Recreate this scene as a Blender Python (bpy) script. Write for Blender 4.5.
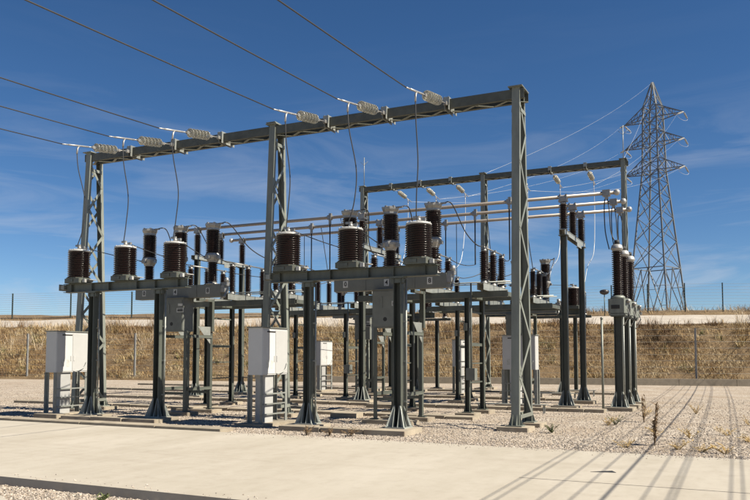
import bpy, bmesh, math, random
from math import radians as RAD, pi, sin, cos, tan, sqrt
from mathutils import Vector, Matrix
random.seed(7)
for o in list(bpy.data.objects): bpy.data.objects.remove(o)
sc = bpy.context.scene
COL = sc.collection
# ------------------------------------------------------------------ camera
# world axes: x runs along the gantries, y runs away from the service road, z up (metres)
cam_d = bpy.data.cameras.new('camera'); cam = bpy.data.objects.new('camera', cam_d); COL.objects.link(cam)
cam.location = (0, 0, 1.73)
cam.rotation_euler = (pi/2 + .062, 0, .4433)
cam_d.sensor_width = 36; cam_d.lens = 36.39; cam_d.shift_y = 58.47/750
cam_d.clip_start = .1; cam_d.clip_end = 9000
sc.camera = cam
# ------------------------------------------------------------------ sky and sun
SUN_EL, SUN_AZ = RAD(44), RAD(3)            # azimuth from +x towards +y
SD = Vector((cos(SUN_EL)*cos(SUN_AZ), cos(SUN_EL)*sin(SUN_AZ), sin(SUN_EL)))
w = bpy.data.worlds.new('World'); sc.world = w; w.use_nodes = True
nt = w.node_tree; N = nt.nodes; L = nt.links; N.clear()
out = N.new('ShaderNodeOutputWorld'); bg = N.new('ShaderNodeBackground'); bg.inputs[1].default_value = .05
sky = N.new('ShaderNodeTexSky'); sky.sky_type = 'NISHITA'; sky.sun_disc = False
sky.sun_elevation = SUN_EL; sky.sun_rotation = pi/2 - SUN_AZ
sky.altitude = 1500; sky.air_density = .85; sky.dust_density = .25; sky.ozone_density = 3.0
hs = N.new('ShaderNodeHueSaturation'); hs.inputs['Saturation'].default_value = 1.2; hs.inputs['Hue'].default_value = .5015; hs.inputs['Value'].default_value = 1.0
tc = N.new('ShaderNodeTexCoord')
mp = N.new('ShaderNodeMapping'); mp.inputs['Rotation'].default_value = (0, RAD(5), .4433); mp.inputs['Scale'].default_value = (1.9, 1.9, 13)
nz = N.new('ShaderNodeTexNoise'); nz.inputs['Scale'].default_value = 1.7; nz.inputs['Detail'].default_value = 11; nz.inputs['Roughness'].default_value = .6; nz.inputs['Distortion'].default_value = 1.0
rp = N.new('ShaderNodeValToRGB'); rp.color_ramp.elements[0].position = .47; rp.color_ramp.elements[0].color = (0,0,0,1); rp.color_ramp.elements[1].position = .78; rp.color_ramp.elements[1].color = (1,1,1,1)
sp = N.new('ShaderNodeSeparateXYZ')
er = N.new('ShaderNodeMapRange'); er.inputs[1].default_value = .0; er.inputs[2].default_value = .34; er.inputs[3].default_value = 1; er.inputs[4].default_value = .02
mm = N.new('ShaderNodeMath'); mm.operation = 'MULTIPLY'
m2 = N.new('ShaderNodeMath'); m2.operation = 'MULTIPLY'; m2.inputs[1].default_value = .78
mx = N.new('ShaderNodeMix'); mx.data_type = 'RGBA'; mx.inputs[7].default_value = (6.0, 6.4, 7.2, 1)
L.new(tc.outputs['Generated'], mp.inputs['Vector']); L.new(mp.outputs[0], nz.inputs['Vector']); L.new(nz.outputs['Fac'], rp.inputs[0])
L.new(tc.outputs['Generated'], sp.inputs[0]); L.new(sp.outputs['Z'], er.inputs[0])
L.new(rp.outputs[0], mm.inputs[0]); L.new(er.outputs[0], mm.inputs[1]); L.new(mm.outputs[0], m2.inputs[0])
L.new(sky.outputs[0], hs.inputs['Color']); L.new(hs.outputs[0], mx.inputs[6]); L.new(m2.outputs[0], mx.inputs[0])
L.new(mx.outputs[2], bg.inputs[0]); L.new(bg.outputs[0], out.inputs[0])
sun_d = bpy.data.lights.new('sun', 'SUN'); sun_d.energy = 5.0; sun_d.angle = RAD(.42); sun_d.color = (1, .92, .78)
sun = bpy.data.objects.new('sun', sun_d); COL.objects.link(sun); sun.location = (40, 0, 60)
sun.rotation_euler = SD.to_track_quat('Z', 'Y').to_euler()
sc.view_settings.view_transform = 'Standard'; sc.view_settings.look = 'None'
sc.view_settings.exposure = 1.0; sc.view_settings.gamma = 1
# ------------------------------------------------------------------ materials
def mat(name, col, rough=.6, metal=0, var=.18, scale=4, bump=.0, bscale=60, stain=None, trans=0, streak=False, ior=None, ovar=.13):
    m = bpy.data.materials.new(name); m.use_nodes = True
    t = m.node_tree; b = t.nodes['Principled BSDF']
    b.inputs['Roughness'].default_value = rough; b.inputs['Metallic'].default_value = metal
    if trans: b.inputs['Transmission Weight'].default_value = trans
    if ior: b.inputs['IOR'].default_value = ior
    c = t.nodes.new('ShaderNodeTexCoord')
    vec = c.outputs['Object']
    if streak:
        g = t.nodes.new('ShaderNodeMapping'); g.inputs['Scale'].default_value = (1, 1, .22)
        t.links.new(vec, g.inputs[0]); vec = g.outputs[0]
    n = t.nodes.new('ShaderNodeTexNoise'); n.inputs['Scale'].default_value = scale; n.inputs['Detail'].default_value = 7; n.inputs['Roughness'].default_value = .65
    t.links.new(vec, n.inputs['Vector'])
    r = t.nodes.new('ShaderNodeValToRGB'); r.color_ramp.elements[0].position = .3; r.color_ramp.elements[1].position = .7
    r.color_ramp.elements[0].color = (*[x*(1-var) for x in col], 1); r.color_ramp.elements[1].color = (*[min(1, x*(1+var)) for x in col], 1)
    t.links.new(n.outputs['Fac'], r.inputs[0]); o = r.outputs[0]
    if stain:
        n2 = t.nodes.new('ShaderNodeTexNoise'); n2.inputs['Scale'].default_value = scale*.7; n2.inputs['Detail'].default_value = 8; n2.inputs['Roughness'].default_value = .7
        t.links.new(c.outputs['Object'], n2.inputs['Vector'])
        r2 = t.nodes.new('ShaderNodeValToRGB'); r2.color_ramp.elements[0].position = stain[1]; r2.color_ramp.elements[1].position = stain[1]+.1
        r2.color_ramp.elements[0].color = (0,0,0,1); r2.color_ramp.elements[1].color = (stain[2],)*3+(1,)
        x = t.nodes.new('ShaderNodeMix'); x.data_type = 'RGBA'; x.inputs[7].default_value = (*stain[0], 1)
        t.links.new(n2.outputs['Fac'], r2.inputs[0]); t.links.new(r2.outputs[0], x.inputs[0]); t.links.new(o, x.inputs[6]); o = x.outputs[2]
    oi = t.nodes.new('ShaderNodeObjectInfo'); mr = t.nodes.new('ShaderNodeMapRange'); mr.inputs[3].default_value = 1-ovar; mr.inputs[4].default_value = 1+ovar
    hv = t.nodes.new('ShaderNodeHueSaturation'); t.links.new(oi.outputs['Random'], mr.inputs[0]); t.links.new(mr.outputs[0], hv.inputs['Value']); t.links.new(o, hv.inputs['Color'])
    t.links.new(hv.outputs[0], b.inputs['Base Color'])
    if bump:
        n3 = t.nodes.new('ShaderNodeTexNoise'); n3.inputs['Scale'].default_value = bscale; n3.inputs['Detail'].default_value = 4
        t.links.new(c.outputs['Object'], n3.inputs['Vector'])
        u = t.nodes.new('ShaderNodeBump'); u.inputs['Strength'].default_value = bump; u.inputs['Distance'].default_value = .02
        t.links.new(n3.outputs['Fac'], u.inputs['Height']); t.links.new(u.outputs[0], b.inputs['Normal'])
    return m
M = {}
M['steel'] = mat('painted_grey_green_steel', (.09,.098,.082), .46, .2, .3, 3, .14, 30, ((.15,.075,.035), .6, .6), streak=True)
M['footsteel'] = mat('sunlit_foot_plates', (.26,.275,.25), .5, .2, .2, 6, .08, 40)  # lighter than the post steel: sunlight on the feet put into the colour
M['galv'] = mat('galvanised_steel', (.25,.26,.24), .48, .35, .2, 6, .08, 40, ((.2,.15,.1), .7, .35))
M['lattice'] = mat('weathered_gantry_steel', (.185,.197,.17), .5, .2, .24, 4, .1, 30, ((.17,.11,.06), .67, .5), streak=True)
M['beamsteel'] = mat('dull_beam_steel', (.075,.08,.067), .55, .2, .25, 4, .1, 30, ((.15,.10,.055), .62, .55))
M['porcelain'] = mat('brown_glazed_porcelain', (.012,.0052,.004), .22, 0, .22, 5)
M['black_poly'] = mat('dark_polymer', (.025,.02,.02), .4, 0, .2, 5)
M['clamp'] = mat('dull_clamp_aluminium', (.36,.355,.34), .45, .4, .15, 8)
M['cap'] = mat('white_painted_metal_cap', (.36,.36,.345), .45, .1, .14, 8)
M['alu'] = mat('cast_aluminium', (.27,.265,.25), .42, .5, .2, 9)
M['tube'] = mat('aluminium_bus_tube', (.29,.25,.21), .42, .35, .1, 3)
M['white'] = mat('white_cabinet_paint', (.43,.43,.42), .42, 0, .05, 2, 0, 60, ((.5,.47,.4), .68, .3))
M['duct'] = mat('pale_grey_duct_paint', (.33,.33,.32), .5, 0, .08, 3)
M['cabgrey'] = mat('grey_control_cabinet_paint', (.14,.147,.13), .5, 0, .14, 4, .05, 40, ((.14,.10,.06), .68, .4))
M['dark'] = mat('dark_slot', (.02,.02,.02), .7)
M['cable'] = mat('black_cable', (.028,.027,.026), .5, 0, .1, 5)
M['wire'] = mat('aluminium_wire', (.5,.5,.48), .45, .3, .1, 5)
M['line'] = mat('weathered_line_conductor', (.045,.045,.045), .5, .4, .1, 5)
M['glass'] = mat('insulator_glass', (.60,.585,.50), .14, 0, .1, 5, trans=.62, ior=1.5)
M['plate'] = mat('worn_enamel_plate_and_sun_fleck', (.45,.45,.42), .5, 0, .2, 14)
M['ink'] = mat('black_ink', (.012,.012,.012), .6)
M['red'] = mat('red_paint', (.55,.03,.025), .45)
M['concrete'] = mat('precast_concrete', (.28,.24,.18), .9, 0, .2, 3, .3, 45, ((.22,.17,.12), .55, .6))
M['pylon'] = mat('pylon_galvanised_steel', (.15,.16,.165), .5, .3, .15, 1)
M['fence'] = mat('dark_green_fence_paint', (.03,.045,.035), .5, .1, .15, 4)
M['fencegrey'] = mat('dull_grey_fence_post', (.24,.235,.22), .6, .1, .2, 3)
M['netting'] = mat('faded_wire_netting', (.34,.35,.33), .6, .2, .1, 3)
M['weed'] = mat('dry_weed_stalk', (.19,.125,.065), .8, 0, .3, 20)
M['green'] = mat('green_weed_leaf', (.085,.10,.03), .7, 0, .35, 20)
M['straw'] = mat('straw_leaf', (.42,.30,.13), .8, 0, .3, 20)

def ground_mat(name, kind):
    m = bpy.data.materials.new(name); m.use_nodes = True
    t = m.node_tree; b = t.nodes['Principled BSDF']; b.inputs['Roughness'].default_value = .95
    nn = lambda k: t.nodes.new(k); lk = t.links.new
    c = nn('ShaderNodeTexCoord'); v = c.outputs['Object']
    def noise(s, d=6, r=.6, sc3=None):
        src = v
        if sc3:
            g = nn('ShaderNodeMapping'); g.inputs['Scale'].default_value = sc3; lk(v, g.inputs[0]); src = g.outputs[0]
        n = nn('ShaderNodeTexNoise'); n.inputs['Scale'].default_value = s; n.inputs['Detail'].default_value = d; n.inputs['Roughness'].default_value = r
        lk(src, n.inputs['Vector']); return n.outputs['Fac']
    def ramp(src, *st):
        r = nn('ShaderNodeValToRGB'); e = r.color_ramp.elements
        while len(e) < len(st): e.new(.5)
        for q, (p, col) in zip(e, st): q.position = p; q.color = (*col, 1)
        lk(src, r.inputs[0]); return r.outputs[0]
    def mix(f, a, bb):
        x = nn('ShaderNodeMix'); x.data_type = 'RGBA'
        for s, i in ((f,0),(a,6),(bb,7)):
            if isinstance(s, float): x.inputs[i].default_value = s
            elif isinstance(s, tuple): x.inputs[i].default_value = (*s, 1)
            else: lk(s, x.inputs[i])
        return x.outputs[2]
    def bump(h, strength, dist, prev=None):
        u = nn('ShaderNodeBump'); u.inputs['Strength'].default_value = strength; u.inputs['Distance'].default_value = dist
        lk(h, u.inputs['Height'])
        if prev: lk(prev, u.inputs['Normal'])
        return u.outputs[0]
    if kind == 'gravel':
        vo = nn('ShaderNodeTexVoronoi'); vo.inputs['Scale'].default_value = 25; lk(v, vo.inputs['Vector'])
        hv = nn('ShaderNodeSeparateColor'); lk(vo.outputs['Color'], hv.inputs[0])
        stones = ramp(hv.outputs[0], (0,(.149,.110,.077)), (.18,(.299,.240,.185)), (.5,(.407,.347,.275)), (.8,(.489,.434,.361)), (1,(.557,.520,.454)))
        vo2 = nn('ShaderNodeTexVoronoi'); vo2.inputs['Scale'].default_value = 5.5; lk(v, vo2.inputs['Vector'])
        hv2 = nn('ShaderNodeSeparateColor'); lk(vo2.outputs['Color'], hv2.inputs[0])
        stones = mix(.35, stones, ramp(hv2.outputs[1], (0,(.244,.186,.138)), (1,(.475,.413,.333))))
        dirt = ramp(noise(.45, 8, .7), (.42,(.06,.06,.06)), (.70,(.75,.75,.75)))
        o = mix(dirt, stones, (.258,.190,.124))
        lk(o, b.inputs['Base Color'])
        lk(bump(vo.outputs['Distance'], .9, .035), b.inputs['Normal'])
    if kind == 'slab':
        a = ramp(noise(.9, 9, .68, (1,.35,1)), (.3,(.330,.293,.231)), (.7,(.420,.381,.317)))
        s = ramp(noise(3.5, 7, .7), (.5,(0,0,0)), (.78,(.5,.5,.5)))
        o = mix(s, a, (.267,.232,.180))
        s2 = ramp(noise(.25, 4, .5), (.5,(0,0,0)), (.75,(.35,.35,.35)))
        o = mix(s2, o, (.435,.400,.334))
        st = ramp(noise(.8, 8, .72, (.16,1.6,1)), (.55,(0,0,0)), (.72,(.42,.42,.42)))
        o = mix(st, o, (.281,.243,.188))
        sp_ = ramp(noise(38, 3, .6), (.66,(0,0,0)), (.74,(.4,.4,.4)))
        o = mix(sp_, o, (.231,.207,.169))
        lk(o, b.inputs['Base Color']); b.inputs['Roughness'].default_value = .85
        lk(bump(noise(70, 5, .7), .25, .01), b.inputs['Normal'])
    if kind == 'bank':
        a = ramp(noise(.35, 10, .75), (.28,(.065,.040,.019)), (.5,(.153,.099,.048)), (.72,(.275,.199,.107)))
        o = mix(ramp(noise(4, 6, .7), (.4,(0,0,0)), (.7,(.6,.6,.6))), a, (.214,.145,.069))
        lk(o, b.inputs['Base Color'])
        lk(bump(noise(3.5, 8, .75), 1, .2), b.inputs['Normal'])
    if kind == 'track':
        a = ramp(noise(1.2, 8, .7), (.3,(.309,.269,.222)), (.7,(.430,.390,.336)))
        lk(a, b.inputs['Base Color']); lk(bump(noise(6, 6, .7), .4, .05), b.inputs['Normal'])
    return m
M['gravel'] = ground_mat('limestone_gravel', 'gravel')
M['slab'] = ground_mat('cast_concrete_paving', 'slab')
M['bank'] = ground_mat('dry_earth_bank', 'bank')
M['track'] = ground_mat('pale_dirt_track', 'track')
def grass_mat():
    m = bpy.data.materials.new('dry_grass'); m.use_nodes = True; t = m.node_tree; b = t.nodes['Principled BSDF']; b.inputs['Roughness'].default_value = .9
    a = t.nodes.new('ShaderNodeVertexColor'); a.layer_name = 'col'
    t.links.new(a.outputs[0], b.inputs['Base Color']); return m
M['grass'] = grass_mat()
# ------------------------------------------------------------------ geometry helpers
class MB:
    def __init__(s): s.v = []; s.f = []; s.sm = []
    def add(s, vs, fs, smooth=False):
        n = len(s.v); s.v += [tuple(p) for p in vs]; s.f += [tuple(i+n for i in f) for f in fs]; s.sm += [smooth]*len(fs); return s
    def box(s, c, d, ch=0):
        x, y, z = c; a, b, h = d[0]/2, d[1]/2, d[2]/2
        if not ch:
            vs = [(x+i*a, y+j*b, z+k*h) for k in (-1,1) for i, j in ((-1,-1),(1,-1),(1,1),(-1,1))]
            return s.add(vs, [(3,2,1,0),(4,5,6,7),(0,1,5,4),(1,2,6,5),(2,3,7,6),(3,0,4,7)])
        ring = lambda q, zz: [(x+i*(a-q*e), y+j*(b-q*g), zz) for i, j, e, g in ((-1,-1,1,0),(1,-1,1,0),(1,-1,0,1),(1,1,0,1),(1,1,1,0),(-1,1,1,0),(-1,1,0,1),(-1,-1,0,1))]
        vs = ring(ch, z-h) + ring(ch, z+h)
        fs = [(7,6,5,4,3,2,1,0), tuple(range(8,16))] + [(i, (i+1)%8, 8+(i+1)%8, 8+i) for i in range(8)]
        return s.add(vs, fs)
    def bar(s, p, q, wd, th, up=(0,0,1)):
        p, q = Vector(p), Vector(q); d = (q-p).normalized(); up = Vector(up)
        if abs(d.dot(up)) > .99: up = Vector((1,0,0))
        a = d.cross(up).normalized()*wd/2; b = a.cross(d).normalized()*th/2
        vs = [c+i*a+j*b for c in (p,q) for i, j in ((-1,-1),(1,-1),(1,1),(-1,1))]
        return s.add(vs, [(0,1,2,3),(7,6,5,4),(4,5,1,0),(5,6,2,1),(6,7,3,2),(7,4,0,3)])
    def lathe(s, prof, seg=20, o=(0,0,0), ax='z', smooth=True):
        vs = []; ox, oy, oz = o
        for r, h in prof:
            for k in range(seg):
                t = 2*pi*k/seg; a, b = r*cos(t), r*sin(t)
                vs.append((ox+a, oy+b, oz+h) if ax == 'z' else ((ox+h, oy+a, oz+b) if ax == 'x' else (ox+b, oy+h, oz+a)))
        n = len(prof)
        fs = [(i*seg+k, i*seg+(k+1)%seg, (i+1)*seg+(k+1)%seg, (i+1)*seg+k) for i in range(n-1) for k in range(seg)]
        s.add(vs, fs, smooth)
        base = len(s.v)-len(vs)
        s.f += [tuple(base+k for k in reversed(range(seg))), tuple(base+(n-1)*seg+k for k in range(seg))]; s.sm += [False, False]
        return s
    def tube(s, pts, r, seg=6):
        pts = [Vector(p) for p in pts]; vs = []; n = len(pts)
        for i, p in enumerate(pts):
            d = (pts[min(i+1,n-1)]-pts[max(i-1,0)]).normalized()
            u = Vector((0,0,1)) if abs(d.z) < .9 else Vector((1,0,0))
            a = d.cross(u).normalized(); b = a.cross(d).normalized()
            vs += [p+a*r*cos(2*pi*k/seg)+b*r*sin(2*pi*k/seg) for k in range(seg)]
        fs = [(i*seg+k, (i+1)*seg+k, (i+1)*seg+(k+1)%seg, i*seg+(k+1)%seg) for i in range(n-1) for k in range(seg)]
        s.add(vs, fs, True); base = len(s.v)-len(vs)
        s.f += [tuple(base+k for k in range(seg)), tuple(base+(n-1)*seg+k for k in reversed(range(seg)))]; s.sm += [False, False]
        return s
    def tri(s, a, b, c, th):          # a triangular plate
        a, b, c = Vector(a), Vector(b), Vector(c); n = (b-a).cross(c-a).normalized()*th/2
        return s.add([a+n,b+n,c+n,a-n,b-n,c-n], [(0,1,2),(5,4,3),(0,3,4,1),(1,4,5,2),(2,5,3,0)])
    def mesh(s, name, m):
        me = bpy.data.meshes.new(name); me.from_pydata(s.v, [], s.f); me.materials.append(m)
        me.polygons.foreach_set('use_smooth', s.sm); me.update(); return me
    def build(s, name, m, parent=None, loc=(0,0,0)):
        return obj(name, s.mesh(name, M[m] if isinstance(m, str) else m), parent, loc)
def obj(name, me, parent=None, loc=(0,0,0)):
    o = bpy.data.objects.new(name, me); COL.objects.link(o); o.location = loc
    if parent: o.parent = parent
    return o
def tag(o, label, cat, group=None):
    o['label'] = label; o['category'] = cat
    if group: o['group'] = group
    return o
def struct(o): o['kind'] = 'structure'; return o
def thing(name, label, cat, loc=(0,0,0), group=None, rz=0):
    o = bpy.data.objects.new(name, None); COL.objects.link(o); o.location = loc; o.rotation_euler = (0,0,rz); o.empty_display_size = .2
    return tag(o, label, cat, group)
KIDS = {}
def dup(o, parent=None):
    c = o.copy(); COL.objects.link(c)
    if parent: c.parent = parent
    for ch in o.children: dup(ch, c)
    return c
def copy_thing(o, label, loc, rz=0):
    c = dup(o); c.location = loc; c.rotation_euler = (0,0,rz); c['label'] = label; return c
UNIT = {}
def bar(name, p, q, wd, th, m, parent, up=(0,0,1)):      # one straight member as an object of its own, sharing a unit mesh
    if m not in UNIT: UNIT[m] = MB().box((0,0,0), (1,1,1)).mesh('member', M[m])
    p, q = Vector(p), Vector(q); d = q-p; l = d.length; d.normalize(); up = Vector(up)
    if abs(d.dot(up)) > .99: up = Vector((1,0,0))
    a = d.cross(up).normalized(); b = a.cross(d).normalized()
    o = bpy.data.objects.new(name, UNIT[m]); COL.objects.link(o)
    if parent: o.parent = parent
    R = Matrix((a*wd, b*th, d*l)).transposed().to_4x4()
    o.matrix_local = Matrix.Translation((p+q)/2) @ R
    return o
def sag(p, q, s, n=14):
    p, q = Vector(p), Vector(q)
    return [p.lerp(q, i/n) - Vector((0,0,4*s*(i/n)*(1-i/n))) for i in range(n+1)]
def bez(pts, n=8):
    P = [Vector(p) for p in pts]; out = []
    for i in range(len(P)-1):
        p0, p1, p2, p3 = P[max(i-1,0)], P[i], P[i+1], P[min(i+2,len(P)-1)]
        for k in range(n):
            t = k/n
            out.append(.5*((2*p1)+(p2-p0)*t+(2*p0-5*p1+4*p2-p3)*t*t+(3*p1-p0-3*p2+p3)*t**3))
    return out+[P[-1]]
def sheds(r, core, h, n, z0=0):       # ribbed porcelain profile
    p = [(core, z0)]; st = h/n
    for i in range(n):
        z = z0+i*st
        p += [(core, z+.12*st), (r*.97, z+.30*st), (r, z+.40*st), (r*.985, z+.50*st), (core*1.06, z+.82*st)]
    return p+[(core, z0+h)]
def hpost(mb, h, wu=.2, wv=.2, z0=0, t=.014):    # H section: flanges face +-x
    mb.box((-wu/2, 0, z0+h/2), (t, wv, h)); mb.box((wu/2, 0, z0+h/2), (t, wv, h)); mb.box((0, wv/2-t, z0+h/2), (wu-t, t, h)); return mb
def foot(mb, s=.46, h=.5, wu=.2, wv=.2, z=0):
    mb.box((0,0,z+.015), (s,s,.03))
    for i, j in ((-1,-1),(1,-1),(1,1),(-1,1)): mb.tri((i*wu*.5,j*wv*.5,z+.03),(i*s*.47,j*s*.47,z+.03),(i*wu*.5,j*wv*.5,z+h),.014)
    for i in (-1,1):
        for j in (-1,1):
            mb.tri((i*wu/2, j*wv/2, z+.03), (i*s*.48, j*wv/2, z+.03), (i*wu/2, j*wv/2, z+h), .012)
            mb.tri((i*wu*.35, j*wv/2, z+.03), (i*wu*.35, j*s*.48, z+.03), (i*wu*.35, j*wv/2, z+h), .012)
            mb.lathe([(.018, 0), (.018, .04)], 6, (i*s*.4, j*s*.4, z+.03))
    return mb
def pad(parent, loc, s=(.8,.8), h=.11):
    return MB().box((0,0,h/2-.1), (s[0], s[1], h+.2), .03).build('footing', 'concrete', parent, loc)
U0, SP = -11.56, 6.94
B1, B2 = U0-SP/2, U0+SP/2
PH = (-1.72, 0, 1.72)
DIG = ('0', '4', '8')
PN = ('away-side', 'middle', 'pylon-side')
# ------------------------------------------------------------------ the setting
# ground: one sheet to the horizon, the strip in front of the paving 0.1 m lower
def fl(u): return 48.2 + .187*u          # the foot of the bank
gx = [-3000, -400, -120, -60, -30, 0, 30, 120, 400, 3000]
gy = [(-3000,-.1), (-300,-.1), (-40,-.1), (8.0,-.1), (9.0,0), (30,0), (70,0), (400,0), (3000,0)]
vs = [(x, y, z) for y, z in gy for x in gx]; nx = len(gx)
gm = MB().add(vs, [(j*nx+i, j*nx+i+1, (j+1)*nx+i+1, (j+1)*nx+i) for j in range(len(gy)-1) for i in range(nx-1)])
struct(gm.build('ground', 'gravel'))
# concrete service road in panels with open joints
road = bpy.data.objects.new('service_road', None); COL.objects.link(road); struct(road)
def panel(x0, x1, y0, y1, z1=.02, z0=-.2):
    b = MB(); nx_ = max(2, int((x1-x0)/1.5))
    b.box(((x0+x1)/2, (y0+y1)/2, (z0+z1)/2), (x1-x0, y1-y0, z1-z0), .012); return b.build('concrete_panel', 'slab', road)
panel(-40, -2.806, 7.55, 14.0); panel(-2.8, 30, 7.55, 10.59); panel(-2.8, 30, 10.62, 14.0)
MB().box((-11,10.6,-.14), (30,.1,.2)).build('joint_filler', 'dark', road)
fp = MB()
fp.add([(-40,-12,-.03),(-7.6,-12,-.03),(-7.6,6.3,-.03),(-8.4,6.72,-.03),(-40,6.9,-.03),(-40,-12,-.3),(-7.6,-12,-.3),(-7.6,6.3,-.3),(-8.4,6.72,-.3),(-40,6.9,-.3)],
       [(0,1,2,3,4),(5,6,1,0),(6,7,2,1),(7,8,3,2),(8,9,4,3),(9,5,0,4)])
struct(fp.build('front_paving', 'slab'))
MB().tri((-1.98,11.55,.0235),(-1.62,11.62,.0235),(-1.7,11.78,.0235),.003).build('dark_stain', 'cable', road)
# kerb apron behind the road, segment by segment
kerb = bpy.data.objects.new('kerb', None); COL.objects.link(kerb); struct(kerb)
x = -34.0
while x < -10.6:
    l = min(2.4, -10.5-x)
    MB().box((x+l/2, 14.27+random.uniform(-.006,.006), -.005), (l-.012, .5, .16+random.uniform(-.008,.008)), .015).build('kerb_segment', 'concrete', kerb); x += 2.4
# low wall at the foot of the bank
lw = bpy.data.objects.new('low_concrete_wall', None); COL.objects.link(lw); tag(lw, 'low concrete wall along the foot of the dry bank', 'wall')
for i in range(16):
    x0 = -24+i*3.0
    MB().bar((x0+.01, fl(x0+.01)-.6, .14), (x0+2.99, fl(x0+2.99)-.6, .14), .25, .5).build('wall_segment', 'concrete', lw)
# bank: profile by distance b behind the foot line
random.seed(3)
from mathutils import noise as MN
def bank_z(u, b):
    n = MN.noise(Vector((u*.12, b*.3, 1.3)))*.35 + MN.noise(Vector((u*.45, b*.7, 5.1)))*.16
    pts = [(-.5,-.25), (0,.12), (1.2,.55), (7.0,3.75), (7.8,3.95), (12.2,4.75), (12.9,5.0), (18,5.5), (30,5.45), (400,5.0)]
    for (a, za), (c, zc) in zip(pts, pts[1:]):
        if b <= c: z = za+(zc-za)*(b-a)/(c-a); break
    k = 1 if .8 < b < 7 else .35 if b >= 7 else .1
    h = 1 + max(-.10, min(.06, (-u-20)*.0012))
    return z*h + n*k
us = [-260+4*i for i in range(38)]; us += [us[-1]+.6*(i+1) for i in range(210)]; us += [us[-1]+5*(i+1) for i in range(20)]
bs = [-.5, 0, .6, 1.2]+[1.2+.45*i for i in range(1,13)]+[7.0, 7.4, 7.8, 9, 10.5, 12.2, 12.9, 14, 16, 18, 22, 30, 60, 400]
def bank_part(b0, b1, name, m):
    bb = [b for b in bs if b0 <= b <= b1]; n = len(us)
    v = [(u, fl(u)+b, bank_z(u, b)) for b in bb for u in us]
    f = [(j*n+i, j*n+i+1, (j+1)*n+i+1, (j+1)*n+i) for j in range(len(bb)-1) for i in range(n-1)]
    q = MB().add(v, f, True).build(name, m); return struct(q)
bank_part(-.5, 7.8, 'bank', 'bank'); bank_part(7.8, 12.2, 'dirt_track', 'track'); bank_part(12.2, 400, 'hill_top', 'bank')
# dry grass on the bank: uncountable
def blades(name, label, spots, hmin, hmax, nb, wmul, pal, seed, airy=False):
    random.seed(seed); V = []; F = []; C = []
    for (u, y, z) in spots:
        k = .5 + .55*MN.noise(Vector((u*.13, y*.3, 4.2))) + .9*MN.noise(Vector((u*.5, y*.6, 2.2))) + .6*MN.noise(Vector((u*2.1, y*2.1, 7))) + random.gauss(0,.16); base = pal[max(0, min(int(k*len(pal)), len(pal)-1))]
        for _ in range(nb):
            h = random.uniform(hmin, hmax)*random.choice((.6,1,1)); a = random.uniform(0, 2*pi); ln = random.uniform(.3,1.4)*h
            ox, oy = random.gauss(0,.12), random.gauss(0,.12)
            wd = wmul*random.uniform(.6,1.4); dx, dy = cos(a)*ln, sin(a)*ln
            px, py = -sin(a)*wd, cos(a)*wd
            n = len(V); g = random.uniform(.7,1.3)
            V += [(u+ox-px, y+oy-py, z-.05), (u+ox+px, y+oy+py, z-.05), (u+ox+dx*.45+px*.7, y+oy+dy*.45+py*.7, z+h*.65), (u+ox+dx*.45-px*.7, y+oy+dy*.45-py*.7, z+h*.65), (u+ox+dx, y+oy+dy, z+h)]
            F += [(n, n+1, n+2, n+3), (n+3, n+2, n+4)]
            C += [(base[0]*g, base[1]*g, base[2]*g, 1)]*5
    me = bpy.data.meshes.new(name); me.from_pydata(V, [], F); me.materials.append(M['grass'])
    ca = me.color_attributes.new('col', 'FLOAT_COLOR', 'POINT'); ca.data.foreach_set('color', [c for q in C for c in q])
    o = obj(name, me); o['kind'] = 'stuff'; tag(o, label, 'grass'); return o
random.seed(11)
GOLD = [(.112,.063,.029),(.181,.105,.045),(.249,.155,.066),(.318,.210,.090),(.361,.252,.115),(.396,.286,.148),(.447,.353,.213)]
sp_ = []
while len(sp_) < 36000:
    u = random.uniform(-80, 14); b = random.uniform(.1, 7.6)
    if MN.noise(Vector((u*.35, b*.5, 9))) + .5*MN.noise(Vector((u*1.3, b*1.6, 4))) + random.uniform(-.25,.3) > -.08: sp_.append((u, fl(u)+b, bank_z(u, b)))
blades('bank_grass', 'matted golden dry grass covering the bank', sp_, .05, .2, 5, .010, GOLD, 5)
sp_ = []
while len(sp_) < 1100:
    u = random.uniform(-80, 12); b = random.uniform(.3, 7.4)
    if MN.noise(Vector((u*.4, b*.7, 31))) > .12:
        for _ in range(3): q = u+random.gauss(0,.12); c = b+random.gauss(0,.1); sp_.append((q, fl(q)+c, bank_z(q, c)))
blades('grass_clumps', 'taller straw clumps scattered over the bank', sp_, .2, .6, 12, .012, [(.10,.065,.03),(.24,.16,.07),(.40,.30,.15),(.44,.35,.2),(.15,.14,.05)], 9)
sp_ = []
while len(sp_) < 2600:
    u = random.uniform(-90, 14); b = random.choice((random.uniform(6.2,8.0), random.uniform(12.6,20)))
    if (b < 9 or u > -34) and MN.noise(Vector((u*.22, b*.4, 3))) + random.uniform(-.4,.4) > .05: sp_.append((u, fl(u)+b, bank_z(u, b)))
blades('crest_grass', 'tall dry grass fringing the pale dirt track', sp_, .15, .6, 6, .011, GOLD, 6)
sp_ = []
for _ in range(900):
    u = random.uniform(-80, 10); b = 8.1-4.2*random.random()**2
    if MN.noise(Vector((u*.3, b*.5, 8))) + (.12 if u < -18 else -.22) < random.uniform(-.25,.25): continue
    sp_.append((u, fl(u)+b, bank_z(u, b)))
blades('dry_brush', 'airy pale dry brush at the top of the bank', sp_, .3, 1.25, 16, .009, [(.20,.125,.07),(.30,.21,.12),(.42,.33,.22),(.48,.40,.29)], 8)
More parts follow.
